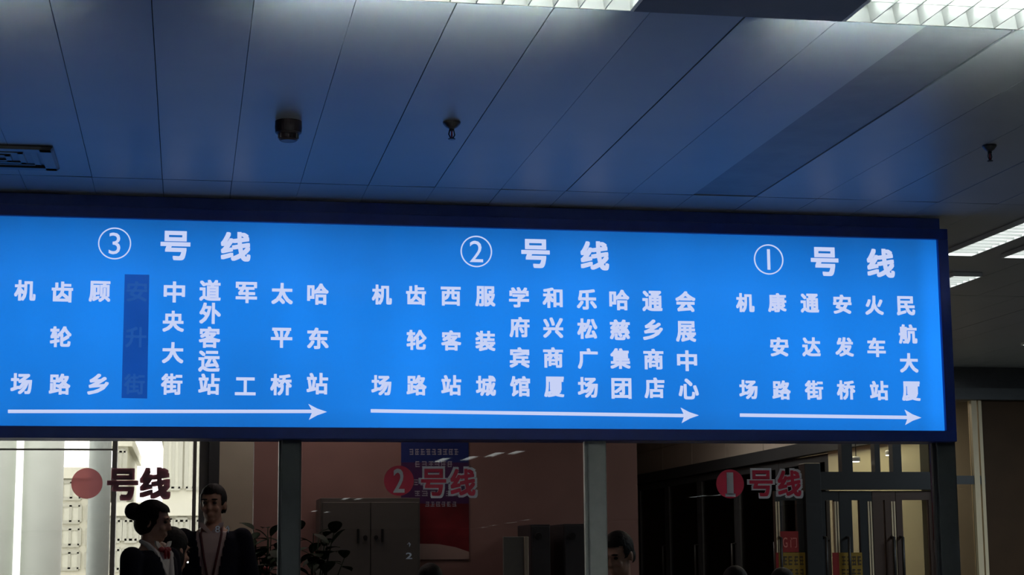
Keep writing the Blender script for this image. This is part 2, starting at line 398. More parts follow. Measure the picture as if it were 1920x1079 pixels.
# far right: header, narrow lit pane, dark cladding
YR = 14.5
x = lambda px, py=950: pY(px, py, YR).x
zh = pY(1850, 752, YR).z
struct('wall_header', bx((XS+.12, YR, zh+.10), (19, YR+.15, ZC-.003)), M_HEAD)
struct('trim_12', bx((XS+.12, YR-.12, zh), (19, YR+.15, zh+.099)), M_ALUD)
struct('wall_cladding', bx((x(1846), YR-.02, 0), (19, YR+.1, zh-.001)), M_DARKW)
bm = bmesh.new(); box(bm, (x(1823, 900), YR-.05, 0), (x(1833, 900), YR+.02, zh-.001)); box(bm, (x(1836, 900), YR-.05, 0), (x(1842, 900), YR+.02, zh-.001))
struct('trim_13', bm, M_POST)
w = thing('window_5', 'x', 'x'); del w['category']; del w['label']; w['kind'] = 'structure'
link('window_pane', bx((XS+.13, YR-.004, .05), (x(1823, 900), YR+.004, zh-.002)), M_GLASS, w)
z0_, z1_ = pY(1810, 909, YR).z, pY(1810, 893, YR).z
link('window_rail', bx((XS+.13, YR-.04, z0_), (x(1844, 900), YR-.005, z1_)), M_ALUD, w)
struct('wall_room', bx((XS+.13, 16.2, 0), (9, 16.3, ZC-.01)), M_WALLR)

# ================================================================== THE ROUTE BOARD
ZT, ZB, XR, XL = 2.727, 1.795, 3.571, -1.02
sign = thing('route_board', 'long backlit blue board of bus stop names hung over the glass', 'sign', (0, 0, 0))
bm = bmesh.new(); fw = .052
box(bm, (XL-fw, YS-.02, ZT), (XR+fw, YS+.19, ZT+fw), 0, .003); box(bm, (XL-fw, YS-.02, ZB-fw), (XR+fw, YS+.19, ZB), 0, .003)
box(bm, (XL-fw, YS-.02, ZB), (XL, YS+.19, ZT), 0, .003); box(bm, (XR, YS-.02, ZB), (XR+fw, YS+.19, ZT), 0, .003)
link('frame', bm, M_FRAME, sign)
link('back_panel', bx((XL, YS+.15, ZB), (XR, YS+.18, ZT)), M_FRAME, sign)
BLUE = glow('backlit_blue_film', (.010, .205, .78), 1.0, .13, 1.3, (1.2, 1, .5))
# the tubes behind the film sit in the middle: the box shines weaker along its top and bottom edges
_nt = BLUE.node_tree; _g = _nt.nodes.new('ShaderNodeSeparateXYZ'); _tc = _nt.nodes.new('ShaderNodeTexCoord'); _cr = _nt.nodes.new('ShaderNodeValToRGB'); _mr = _nt.nodes.new('ShaderNodeMapRange'); _mu = _nt.nodes.new('ShaderNodeMath')
_mr.inputs['From Min'].default_value = ZB; _mr.inputs['From Max'].default_value = ZT; _mu.operation = 'MULTIPLY'
_e = _cr.color_ramp.elements; _e[0].color = (.80,)*3 + (1,); _e[1].position = 1; _e[1].color = (.55,)*3 + (1,)
for p_, v_ in ((.10, .95), (.45, 1.05), (.72, .98), (.90, .76)): _n = _e.new(p_); _n.color = (v_, v_, v_, 1)
_src = [l for l in _nt.links if l.to_socket.name == 'Emission Strength'][0].from_socket; _b = _nt.nodes['Principled BSDF']
_nt.links.new(_tc.outputs['Object'], _g.inputs[0]); _nt.links.new(_g.outputs['Z'], _mr.inputs['Value']); _nt.links.new(_mr.outputs['Result'], _cr.inputs['Fac'])
_mx = _nt.nodes.new('ShaderNodeMapRange'); _mx.interpolation_type = 'SMOOTHSTEP'; _m2 = _nt.nodes.new('ShaderNodeMath'); _m2.operation = 'MULTIPLY'
for k_, v_ in (('From Min', 3.44), ('From Max', 3.54), ('To Min', 1.0), ('To Max', 1.32)): _mx.inputs[k_].default_value = v_      # an upright tube at the right end
_nt.links.new(_g.outputs['X'], _mx.inputs['Value']); _nt.links.new(_mx.outputs['Result'], _m2.inputs[1]); _nt.links.new(_cr.outputs['Color'], _m2.inputs[0])
_nt.links.new(_m2.outputs[0], _mu.inputs[0]); _nt.links.new(_src, _mu.inputs[1]); _nt.links.new(_mu.outputs[0], _b.inputs['Emission Strength'])
link('lit_face', bx((XL+.001, YS, ZB+.001), (XR-.001, YS+.01, ZT-.001)), BLUE, sign)
LIGHT = glow('backlit_white_letter', (.56, .63, .90), 1.0)
PP = lambda px, py: pY(px, py, YS)
SCL = lambda px, py: (pY(px+1, py, YS).x - pY(px, py, YS).x)
def word(name, chars, size, wt=.032, m=LIGHT, y=YS-.004, dp=.003):
    root = bpy.data.objects.new(name, None); COL.objects.link(root); root.parent = sign; root.empty_display_size = .05
    for ch, px, py in chars:
        p = PP(px, py); s = SCL(px, py)*size
        link('character', glyphs([(ch, p.x, p.z, s*(.97 if ch in '工' else 1)*.93, s*(.78 if ch == '工' else .94 if ch not in '西平' else .88), wt)], y, dp), m, root)
    return root
STOPS3 = ['机47,545 场40,720', '齿117,548 轮114,632 路112,721', '顾187,547 乡184,721', '中327,548 央325,603 大324,662 街322,721',
          '道394,545 外394,588 客393,633 运392,678 站392,721', '军462,549 工460,725', '太529,551 平528,634 桥527,722', '哈596,552 东596,635 站595,720']
STOPS2 = ['机716,553 场715,723', '齿780,554 轮781,638 路781,723', '西845,556 客846,639 站846,723', '服910,556 装910,640 城911,724',
          '学973,558 府974,614 宾974,671 馆975,725', '和1036,559 兴1037,615 商1037,671 厦1039,726', '乐1100,562 松1101,617 广1102,673 场1102,727',
          '哈1161,563 慈1162,619 集1163,673 团1165,729', '通1223,565 乡1224,619 商1225,674 店1227,728', '会1285,566 展1286,622 中1288,677 心1291,730']
STOPS1 = ['机1397,568 场1403,731', '康1457,568 安1461,651 路1465,732', '通1518,569 达1521,651 街1526,732', '安1579,571 发1583,651 桥1586,732',
          '火1639,573 车1643,652 站1648,733', '民1698,574 航1702,627 大1704,681 厦1708,734']
def parse(s): return [(t[0], *[float(v) for v in t[1:].split(',')]) for t in s.split()]
for L, sz in ((STOPS3, 43), (STOPS2, 40), (STOPS1, 36.5)):
    for s in L: word('stop_name', parse(s), sz)
strip = link('cover_strip', None or (lambda b: (prism(b, [(PP(*p).x, PP(*p).z) for p in ((234, 515), (280, 516), (276, 748), (228, 747))], YS-.006, YS-.001), b)[1])(bmesh.new()), glow('blue_cover_tape', (.006, .068, .38), 1.0, .1, 3), sign)
strip['label'] = 'dark blue strip taped over a stop name'
word('stop_name', parse('安257,547 升255,633 街252,721'), 42, .022, glow('dim_letter_through_tape', (.014, .085, .36), 1.0), YS-.0075, .0012)
for (num, cx, cy, r, chars, sz, th) in (('3', 215, 457, 31, '号329,461 线442,463', 60, 2.3), ('2', 893, 472, 29.5, '号1004,476 线1115,480', 57, 2.3), ('1', 1441, 487, 27.5, '号1546,491 线1651,494', 55, 2.2)):
    p = PP(cx, cy); s = SCL(cx, cy); bm = glyphs([(num, p.x, p.z, 0, s*42*(r/31), .004)], YS-.004, .003)
    n = 56; R1, R0 = r*s, (r-th)*s
    o_ = [[bm.verts.new((p.x+R*math.cos(2*math.pi*i/n), yy, p.z+R*math.sin(2*math.pi*i/n))) for i in range(n)] for R, yy in ((R1, YS-.004), (R0, YS-.004), (R0, YS-.001), (R1, YS-.001))]
    for a_, b_ in ((0, 1), (1, 2), (2, 3), (3, 0)):
        for i in range(n): bm.faces.new((o_[a_][i], o_[a_][(i+1) % n], o_[b_][(i+1) % n], o_[b_][i]))
    link('circled_number', bm, LIGHT, sign)
    word('line_heading', parse(chars), sz, .033)
for a0, a1, tip, back1, back2 in (((15, 772), (590, 772), (613, 773), (578, 758), (579, 788)), ((695, 771), (1287, 780), (1310, 779.5), (1276, 765), (1278, 794)), ((1387, 779), (1706, 783.5), (1727, 784), (1696, 769), (1697, 797.5))):
    bm = bmesh.new(); w_ = 3.2
    prism(bm, [(PP(*q).x, PP(*q).z) for q in ((a0[0], a0[1]-w_), (a1[0], a1[1]-w_), (a1[0], a1[1]+w_), (a0[0], a0[1]+w_))], YS-.004, YS-.001)
    nx = (a1[0]-4, a1[1])
    prism(bm, [(PP(*q).x, PP(*q).z) for q in (tip, ((tip[0]+back1[0])/2-1, (tip[1]+back1[1])/2+1.2), back1, nx, back2, ((tip[0]+back2[0])/2-1, (tip[1]+back2[1])/2-1.2))], YS-.0045, YS-.001)
    link('arrow', bm, LIGHT, sign)

# ================================================================== STICKERS AND PAINTED REFLECTIONS ON THE GLASS
YK = YG-.0065
M_STR = mat('red_sticker_vinyl', (.66, .012, .06), .5)
M_STW = mat('white_sticker_vinyl', (.80, .76, .80), .5)
def film(name, col, tr, see):
    m = mat(name, col, .5); nt = m.node_tree; o = nt.nodes['Material Output']; x_ = nt.nodes.new('ShaderNodeMixShader'); tl = nt.nodes.new('ShaderNodeBsdfTranslucent')
    tl.inputs['Color'].default_value = (*col, 1); x_.inputs[0].default_value = tr
    nt.links.new(nt.nodes['Principled BSDF'].outputs[0], x_.inputs[1]); nt.links.new(tl.outputs[0], x_.inputs[2]); tp = nt.nodes.new('ShaderNodeBsdfTransparent'); tp.inputs[0].default_value = (*col, 1); y_ = nt.nodes.new('ShaderNodeMixShader'); y_.inputs[0].default_value = see
    nt.links.new(x_.outputs[0], y_.inputs[1]); nt.links.new(tp.outputs[0], y_.inputs[2]); nt.links.new(y_.outputs[0], o.inputs['Surface']); return m
M_STP = film('haze_paled_disc', (.98, .58, .60), .9, .42); M_STG = film('haze_paled_vinyl', (.92, .74, .78), .92, .0)  # reds paled in the colour for the haze of the bright window
PK = lambda px, py: pY(px, py, YK)
for num, c, r, ch, sz, lab in (('2', (748, 902), 28, '号813,905 线868,905', 55, 'red disc with a white 2 and red outlined characters on the middle glass'),
                               ('1', (1369, 908), 26, '号1427,907 线1480,907', 51, 'red disc with a white 1 and red outlined characters on the right glass'),
                               (None, (163, 907), 29.5, '号230,909 线291,907', 58, 'plain red disc and characters, painted pale for haze, on the bright left glass')):
    t = thing('line_sticker', lab, 'sticker', (0, 0, 0), 0, 'line stickers on the ticket office glass')
    p = PK(*c); s = pY(c[0]+1, c[1], YK).x - p.x
    b_ = bmesh.new(); prism(b_, disc_poly(p.x, p.z, r*s), YK, YK+.001); link('disc', b_, M_STR if num else M_STP, t)
    if num: link('number', glyphs([(num, p.x, p.z, s*(21 if num == '2' else 12), s*46, .03 if num == '2' else .09)], YK-.001, .0008), M_STW, t)
    if num == '1': link('number_foot', bx((p.x-s*9.5, YK-.001, p.z-s*23), (p.x+s*9.5, YK-.0002, p.z-s*17.5)), M_STW, t)
    it, io = [], []
    for q in parse(ch):
        g = PK(q[1], q[2]); it.append((q[0], g.x, g.z, s*sz*(.86 if num else .80), s*sz*(.92 if num else .86), .03 if num else .016)); io.append((q[0], g.x, g.z, s*sz*1.02, s*sz*1.07, .058 if num else .040))
    link('outline', glyphs(io, YK, .001), M_STW if num else M_STG, t)
    link('lettering', glyphs(it, YK-.0014, .001), M_STR if num else M_STG, t)
M_REFL = mat('painted_reflection', (.85, .9, 1), .5)  # mirrored signs drawn as flat pale figures on the glass
for s_, px, py, lab in (('8↑', 415, 993, 'tiny white 8 and arrow painted as a reflection on the left glass'), ('2', 767, 1043, 'tiny white 2 and arrow painted as a reflection on the middle glass')):
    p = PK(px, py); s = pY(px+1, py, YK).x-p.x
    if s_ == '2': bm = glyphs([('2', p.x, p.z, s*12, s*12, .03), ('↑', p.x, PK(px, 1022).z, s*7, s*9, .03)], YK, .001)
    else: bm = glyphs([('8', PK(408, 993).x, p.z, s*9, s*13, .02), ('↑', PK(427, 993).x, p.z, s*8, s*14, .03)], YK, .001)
    tag(link('glass_reflection', bm, M_REFL), lab, 'sticker')

# ================================================================== CEILING LAMPS AND FITTINGS
TUBE = glow('fluorescent_tube', (.93, 1.0, .96), 24.0)
SIDE_GLOW = glow('added_lamp_glow', (.90, 1.0, .98), 4000.0)  # added glowing face, stands in for the lens smear around the lamps
M_LOUV = mat('white_louvre', (.90, .92, .90), .30)
labs = ['louvred ceiling lamp beyond the left end of the bulkhead', 'louvred ceiling lamp at the top centre with teeth along its edge', 'bright louvred ceiling lamp cut by the top right corner', 'louvred ceiling lamp past the right end of the bulkhead']
for (a, b), lab in zip(LAMPX, labs):
    t = thing('louvre_lamp', lab, 'ceiling light', (a, BY0, BZ), 0, 'louvre lamps in the near bulkhead'); W_, D_ = b-a, BY1-BY0
    bm = bmesh.new()
    for q in (((.001, 0, 0), (.012, D_, .148)), ((W_-.012, 0, 0), (W_-.001, D_, .148)), ((.012, 0, 0), (W_-.012, .012, .148)), ((.012, D_-.006, 0), (W_-.012, D_, .052)), ((.012, D_-.07, .052), (W_-.012, D_, .056)),
              ((.012, D_-.07, .056), (W_-.012, D_-.064, .148)), ((.012, .012, .140), (W_-.012, D_, .148))): box(bm, *q)
    link('housing', bm, M_WHITE, t)
    bm = bmesh.new(); n = round(W_/.0755)
    for i in range(1, n):
        xx = .012+(W_-.024)*i/n
        vs_ = box(bm, (xx-.010, .012, .0), (xx+.010, D_-.007, .051))
        for v in vs_:
            if v.co.z < .01: v.co.x = xx + (v.co.x-xx)*.15
    for yy in (.16, .32, .48, .64):
        vs_ = box(bm, (.012, yy-.012, .002), (W_-.012, yy+.012, .05))
        for v in vs_:
            if v.co.z < .01: v.co.y = yy + (v.co.y-yy)*.15
    link('louvre', bm, M_LOUV, t)
    bm = bmesh.new()
    for yy in (.08, .24, .40, .56, .71): tube(bm, [(.03, yy, .09), (W_-.03, yy, .09)], .013, 10)
    link('tubes', bm, TUBE, t)
    link('added_side_glow', bx((.02, D_-.063, .062), (W_-.02, D_-.055, .136)), SIDE_GLOW, t)  # added glow source, out of sight behind the housing
    bm = bmesh.new()                                      # added unseen grille of slats and fins steering the added glow along the ceiling
    for i in range(0, 3*n+1): xx = .018+(W_-.036)*i/(3*n); th = .005 if i % 3 == 0 else .0012; box(bm, (xx-th, D_-.052, .057), (xx+th, D_-.003, .139))
    for j in range(9):
        z = .062+.0085*j; vs_ = box(bm, (.014, D_-.050, z), (W_-.014, D_-.010, z+.0008))
        for v in vs_:
            if v.co.y > D_-.02: v.co.z += .0088
    link('added_glow_grille', bm, M_BULK, t)
FAR = glow('far_tube', (.93, 1.0, .97), 3.6)
def strip_lamp(x0, x1, y0, y1, lab, grp):
    t = thing('strip_lamp', lab, 'ceiling light', (x0, y0, ZC-.0245), 0, grp); t.scale.z = .45; W_, D_ = x1-x0, y1-y0; bm = bmesh.new()
    for q in (((0, 0, 0), (.008, D_, .052)), ((W_-.008, 0, 0), (W_, D_, .052)), ((.008, 0, 0), (W_-.008, .012, .052)), ((.008, D_-.012, 0), (W_-.008, D_, .052)), ((.008, .012, .046), (W_-.008, D_-.012, .052))): box(bm, *q)
    link('housing', bm, M_WHITE, t)
    link('diffuser', bx((.01, .014, .036), (W_-.01, D_-.014, .042)), FAR, t)
    if y0 > 0:
        bm = bmesh.new(); n = int(D_/.085)
        for i in range(1, n):
            vs_ = box(bm, (.009, D_*i/n-.010, .004), (W_-.009, D_*i/n+.010, .034))
            for v in vs_:
                if v.co.z < .01: v.co.y = D_*i/n + (v.co.y-D_*i/n)*.2
        link('louvre', bm, M_LOUV, t)
G1 = 'strip lamps in the row right of the route board'
strip_lamp(4.01, 4.185, 7.72, 8.92, 'long white strip lamp right of the board, left one of its pair', G1)
strip_lamp(4.37, 4.55, 7.74, 8.95, 'white strip lamp at the right edge, right one of its pair', G1)
strip_lamp(4.37, 4.55, 9.57, 10.77, 'white strip lamp farther back, partly hidden by the board edge', G1)
strip_lamp(4.01, 4.185, 9.57, 10.77, 'white strip lamp fully hidden behind the board edge', G1)
strip_lamp(6.35, 6.9, 12.5, 12.75, 'faint strip lamp before the dark header at far right', G1)
G2 = 'strip lamps of the hall mirrored in the glass'
for (x0, y0, d) in ((4.0, -13.2, 1.3), (4.37, -12.6, 1.2), (4.6, -11.6, 1.2), (4.84, -10.9, .9), (4.0, -31.4, 1.6), (4.36, -31.4, 1.2), (4.0, -43, 1.7), (4.5, -44, 1.4), (14.5, -73, 2.2), (14.2, -68, 2.0), (13.95, -62, 2.0), (13.65, -57, 1.8), (13.2, -30.0, 1.5), (13.45, -28.8, 1.2)):
    strip_lamp(x0, x0+.16, y0, y0+d, 'white strip lamp in the hall, seen as a streak mirrored in the glass', G2)
# smoke detector, sprinklers, air vent
p = pZ(541, 228, ZC)
M_DET = mat('dull_maroon_plastic', (.022, .010, .014), .5)
t = thing('smoke_detector', 'dark reddish round smoke detector on the ceiling', 'smoke detector', (p.x, p.y, ZC-.004))
bm = bmesh.new(); lathe(bm, [(.050, .004), (.051, -.02), (.049, -.040), (.042, -.046)], n=32); link('base', bm, M_DET, t, False)
bm = bmesh.new(); lathe(bm, [(.036, -.046), (.036, -.066), (.030, -.072)], n=32); link('sensor_head', bm, M_DET, t, False)
bm = bmesh.new()
for i in range(10): c_, s_ = math.cos(i*.628), math.sin(i*.628); box(bm, (c_*.036-.003, s_*.036-.003, -.062), (c_*.036+.003, s_*.036+.003, -.046))
link('vent_ribs', bm, M_HANDLE, t)
def sprinkler(px, py, lab, k=1.0):
    p = pZ(px, py, ZC); t = thing('sprinkler', lab, 'sprinkler', (p.x, p.y, ZC-.004), .4, 'sprinklers on the ceiling'); m = mat('dark_brass', (.03, .03, .035), .45, .3)
    bm = bmesh.new(); lathe(bm, [(.034*k, .004), (.033*k, -.004), (.022*k, -.016), (.012*k, -.022)], n=24); link('escutcheon', bm, m, t)
    bm = bmesh.new(); lathe(bm, [(.010*k, -.022), (.010*k, -.03), (.007*k, -.032)], n=12); link('nozzle', bm, m, t)
    bm = bmesh.new()
    for s in (-1, 1): tube(bm, [(s*.009*k, 0, -.028), (s*.013*k, 0, -.045), (s*.004*k, 0, -.060)], .0028*k, 6)
    link('yoke', bm, m, t)
    bm = bmesh.new(); lathe(bm, [(.003, -.03), (.0035, -.045), (.003, -.058)], n=8); link('bulb', bm, mat('red_bulb', (.4, .03, .03), .2), t)
    bm = bmesh.new(); lathe(bm, [(.006*k, -.058), (.014*k, -.061), (.013*k, -.064)], n=16); link('deflector', bm, m, t)
sprinkler(847, 229, 'small sprinkler head on the ceiling above the board middle', 1.0)
sprinkler(1855, 272, 'small sprinkler head on the ceiling near the right edge', .85)
t = thing('air_vent', 'square stepped ceiling air vent at the left edge', 'vent', (-.80, 7.285, ZC-.004)); M_VENT = mat('grey_vent', (.20, .21, .22), .5)
for i, (hw, z0, z1, nm) in enumerate(((.25, -.012, .0, 'outer_frame'), (.185, -.004, .0015, 'vane'), (.13, -.006, .0015, 'vane'), (.075, -.008, .0015, 'vane'))):
    bm = bmesh.new(); th = .045 if i == 0 else .022; hy = hw*.80
    for sgn in (-1, 1):
        for vs_ in (box(bm, (-hw, sgn*hy-(th if sgn > 0 else 0), z0), (hw, sgn*hy+(0 if sgn > 0 else th), z1)), box(bm, (sgn*hw-(th if sgn > 0 else 0), -hy, z0), (sgn*hw+(0 if sgn > 0 else th), hy, z1))):
            for v in vs_:
                if v.co.z < z0+.001: v.co.x *= .96; v.co.y *= .96
    link(nm, bm, M_VENT, t)
link('plenum', bx((-.2, -.16, .0), (.2, .16, .002)), M_CEILD, t)

# ================================================================== OFFICE FURNITURE
YCB = 12.0
X2 = lambda px, py, Y: pY(px, py, Y)
a, b = X2(601, 1000, YCB).x, X2(788, 1000, YCB).x; zt = X2(700, 934, YCB).z
t = thing('steel_cabinet', 'grey two-door steel cabinet against the mauve wall', 'cabinet', ((a+b)/2, YCB, 0)); hw = (b-a)/2
bm = bmesh.new(); box(bm, (-hw, .02, .04), (hw, .45, zt), 0, .004); box(bm, (-hw+.02, .04, 0), (hw-.02, .43, .04)); link('body', bm, M_CAB, t)
for s in (-1, 1):
    d = link('door', bx((s*.003, 0, .06), (s*(hw-.012), .019, zt-.03), .003), M_CAB, t)
    bm = bmesh.new(); hx = s*(.085 if s < 0 else .078); z = X2(677, 1005, YCB).z
    box(bm, (hx-.008, -.02, z-.045), (hx+.008, 0, z+.045), 0, .003); link('handle', bm, M_HANDLE, d)
    bm = bmesh.new(); lathe(bm, [(.014, -.012), (.014, 0)], (s*.036, 0, z-.012), 16, 'y'); link('lock', bm, M_HANDLE, d)
# poster
YP = 12.49; a, b = X2(752, 940, YP).x, X2(879, 940, YP).x; z1, z0 = X2(815, 820, YP).z, X2(815, 1050, YP).z
t = thing('wall_poster', 'tall poster, blue above and red below, on the mauve wall', 'poster', (0, 0, 0))
zz = lambda py: X2(815, py, YP).z
M_PB = mat('poster_blue', (.015, .03, .17), .45, noise=.1, nscale=5); M_PP = mat('poster_purple', (.07, .02, .09), .45, noise=.1, nscale=5)
M_PR = mat('poster_red', (.16, .012, .016), .45, noise=.35, nscale=6); M_PW = mat('poster_pale', (.42, .30, .26), .5); M_PT = mat('poster_print', (.40, .38, .44), .5)
bm = bmesh.new(); box(bm, (a, YP, z0), (b, YP+.008, z1+.12))
link('sheet', bm, M_PR, t)
link('blue_field', bx((a, YP-.001, zz(868)), (b, YP-.0002, z1+.12)), M_PB, t); link('purple_field', bx((a, YP-.001, zz(945)), (b, YP-.0002, zz(868))), M_PP, t)
bm = bmesh.new(); pts = [(a, zz(1024)), (a+.25*(b-a), zz(1020)), (a+.55*(b-a), zz(1021)), (a+.8*(b-a), zz(1027)), (b, zz(1036)), (b, z0), (a, z0)]
prism(bm, pts, YP-.0015, YP-.0003); link('pale_wave', bm, M_PW, t)
def marks(px0, px1, py, h, n, Y, m, parent, name='print_line', rnd=random.Random(3)):
    """a row of small illegible print marks"""
    bm = bmesh.new(); w = (px1-px0)/n
    for i in range(n):
        c = X2(px0+(i+.5)*w, py, Y); s = X2(px0+(i+.5)*w+1, py, Y).x-c.x; hw_, hh = w*.40*s, h*.5*s
        for k in range(3): z = c.z+hh*(k-1)*.8; box(bm, (c.x-hw_*rnd.uniform(.6, 1), Y-.0008, z-hh*.16), (c.x+hw_*rnd.uniform(.6, 1), Y, z+hh*.16))
        for k in range(rnd.choice((1, 2))): xx = c.x+hw_*rnd.uniform(-.8, .8); box(bm, (xx-hw_*.13, Y-.0009, c.z-hh), (xx+hw_*.13, Y, c.z+hh))
    return link(name, bm, m, parent)
for px0, px1, py, h, n in ((766, 861, 848, 11, 9), (777, 850, 871, 11, 6), (772, 800, 905, 11, 2), (775, 862, 926, 10, 6), (796, 857, 946, 9, 6)): marks(px0, px1, py, h, n, YP-.0012, M_PT, t)
# low grey screens and lockers right of the poster
a, b, z = X2(944, 1040, 11.6).x, X2(991, 1040, 11.6).x, X2(970, 1007, 11.6).z
t = thing('grey_screen', 'light grey edged screen standing right of the poster', 'screen', ((a+b)/2, 11.6, 0))
link('panel', bx((-(b-a)/2, 0, .0), ((b-a)/2-.03, .03, z), .004), mat('grey_panel', (.22, .22, .20), .5, noise=.06), t); link('edge_strip', bx(((b-a)/2-.03, -.01, 0), ((b-a)/2, .04, z), .004), M_WALLR, t)
for i, (px0, px1, py, lab) in enumerate(((996, 1033, 984, 'dark tall locker with a knob right of the grey screen'), (1058, 1098, 983, 'dark tall locker beside the aluminium post'))):
    a, b, z = X2(px0, 1030, 11.9).x, X2(px1, 1030, 11.9).x, X2(px0, py, 11.9).z; hw = (b-a)/2
    t = thing('locker', lab, 'locker', ((a+b)/2, 11.9, 0)); m = mat('dark_locker', (.045, .045, .05), .5, noise=.1)
    link('body', bx((-hw, .02, 0), (hw, .5, z), .004), m, t); d = link('door', bx((-hw+.006, 0, .04), (hw-.006, .019, z-.012), .003), m, t)
    bm = bmesh.new(); lathe(bm, [(.022, -.03), (.026, -.015), (.012, 0)], (-.02, 0, X2(1010, 1006, 11.9).z), 16, 'y'); link('knob', bm, M_HANDLE, d)
# notices on the doors
YN = YD-.03
def notice(px0, px1, py0, py1, col, lab, name='door_notice', grp=None, edge=None):
    t = thing(name, lab, 'notice', (0, 0, 0), 0, grp); a, b = X2(px0, py0, YN), X2(px1, py1, YN)
    link('sheet', bx((a.x, YN, b.z), (b.x, YN+.004, a.z)), col, t); return t
M_YEL = mat('mustard_notice', (.26, .17, .02), .5, noise=.06); M_NR = mat('red_notice', (.24, .015, .015), .5, noise=.06); M_INK = mat('dark_print', (.05, .035, .02), .6)
t = notice(1463, 1498, 997, 1036, M_NR, 'red gate sign with a pale G on the glass door')
link('lettering', glyphs([('G', X2(1472, 1018, YN).x, X2(1472, 1018, YN).z, .036, .075, .012), ('门', X2(1488, 1018, YN).x, X2(1488, 1018, YN).z, .05, .075, .005)], YN-.002, .0015), mat('pink_print', (.62, .24, .20), .5), t)
t = notice(1460, 1512, 1037, 1110, M_YEL, 'mustard notice below the red gate sign', grp='mustard door notices'); marks(1467, 1508, 1052, 16, 4, YN-.001, M_INK, t); marks(1470, 1508, 1076, 16, 4, YN-.001, M_INK, t)
link('red_edge', bx((X2(1455, 1050, YN).x, YN-.001, X2(1455, 1110, YN).z), (X2(1460, 1050, YN).x, YN+.004, X2(1460, 1037, YN).z)), M_NR, t)
t = notice(1573, 1619, 1037, 1110, M_YEL, 'mustard notice on the door right of the thick post', grp='mustard door notices'); marks(1577, 1616, 1052, 16, 4, YN-.001, M_INK, t); marks(1577, 1616, 1076, 16, 4, YN-.001, M_INK, t)
link('red_edge', bx((X2(1561, 1050, YN).x, YN-.001, X2(1561, 1110, YN).z), (X2(1573, 1050, YN).x, YN+.004, X2(1573, 1037, YN).z)), M_NR, t)

# ================================================================== PLANTS
def plant(px, Y, top, lab, seed, bloom=False):
    rnd = random.Random(seed); p = pY(px, 1060, Y); zt = pY(px, top, Y).z
    t = thing('potted_plant', lab, 'plant', (p.x, Y, 0), 0, 'potted plants in the office')
    bm = bmesh.new(); lathe(bm, [(.11, 0), (.15, .30), (.165, .31), (.165, .35), (.15, .35)], n=24); link('pot', bm, M_POT, t, False)
    bm = bmesh.new(); lathe(bm, [(.145, .345), (.145, .356)], n=20); link('soil', bm, M_SOIL, t)
    st, lf, bl = bmesh.new(), bmesh.new(), bmesh.new()
    for i in range(16):
        an = rnd.uniform(0, 6.28); tilt = rnd.uniform(.02, .20); L = (zt-.35)*rnd.uniform(.80, 1.0) if i else zt-.37
        pts = [Vector((.05*math.cos(an)*k/3 + math.cos(an)*tilt*(k/4)**2, .05*math.sin(an)*k/3 + math.sin(an)*tilt*(k/4)**2, .35+L*k/4*.95)) for k in range(5)]
        tube(st, pts, [.008, .007, .006, .005, .003], 6)
        for j in range(11):
            f = .40 + .60*j/10; k = min(3, int(f*4)); base = pts[k].lerp(pts[k+1], f*4-k)
            a2 = an + rnd.uniform(-2.2, 2.2); el = rnd.uniform(-.2, 1.1); d = Vector((math.cos(a2)*math.cos(el), math.sin(a2)*math.cos(el), math.sin(el)))
            s = d.cross(Vector((0, 0, 1))).normalized(); nrm = s.cross(d); Ln, W_ = rnd.uniform(.09, .17), rnd.uniform(.028, .046); prev = None
            for q in range(6):
                u = q/5; wv = W_*math.sin(math.pi*min(1, u*.93+.07))**.8; c = base + d*Ln*u - Vector((0, 0, 1))*Ln*.35*u*u
                row = [lf.verts.new(c - s*wv), lf.verts.new(c - nrm*.006), lf.verts.new(c + s*wv)]
                if prev: lf.faces.new((prev[0], prev[1], row[1], row[0])); lf.faces.new((prev[1], prev[2], row[2], row[1]))
                prev = row
        if bloom and i % 3 == 0:
            for _ in range(5): ell(bl, pts[3] + Vector((rnd.uniform(-.05, .05), rnd.uniform(-.05, .05), rnd.uniform(-.15, .0))), (.025, .025, .02), None, 8, 6)
    link('stems', st, M_LEAF, t, True); link('leaves', lf, M_LEAF, t, True)
    if bloom: link('blooms', bl, M_BLOOM, t, True)
    else: bl.free()
plant(500, 11.95, 968, 'leafy plant with dull red blooms left of the first post', 4, True)
plant(580, 11.2, 978, 'dark leafy plant standing just right of the first post', 9, False)

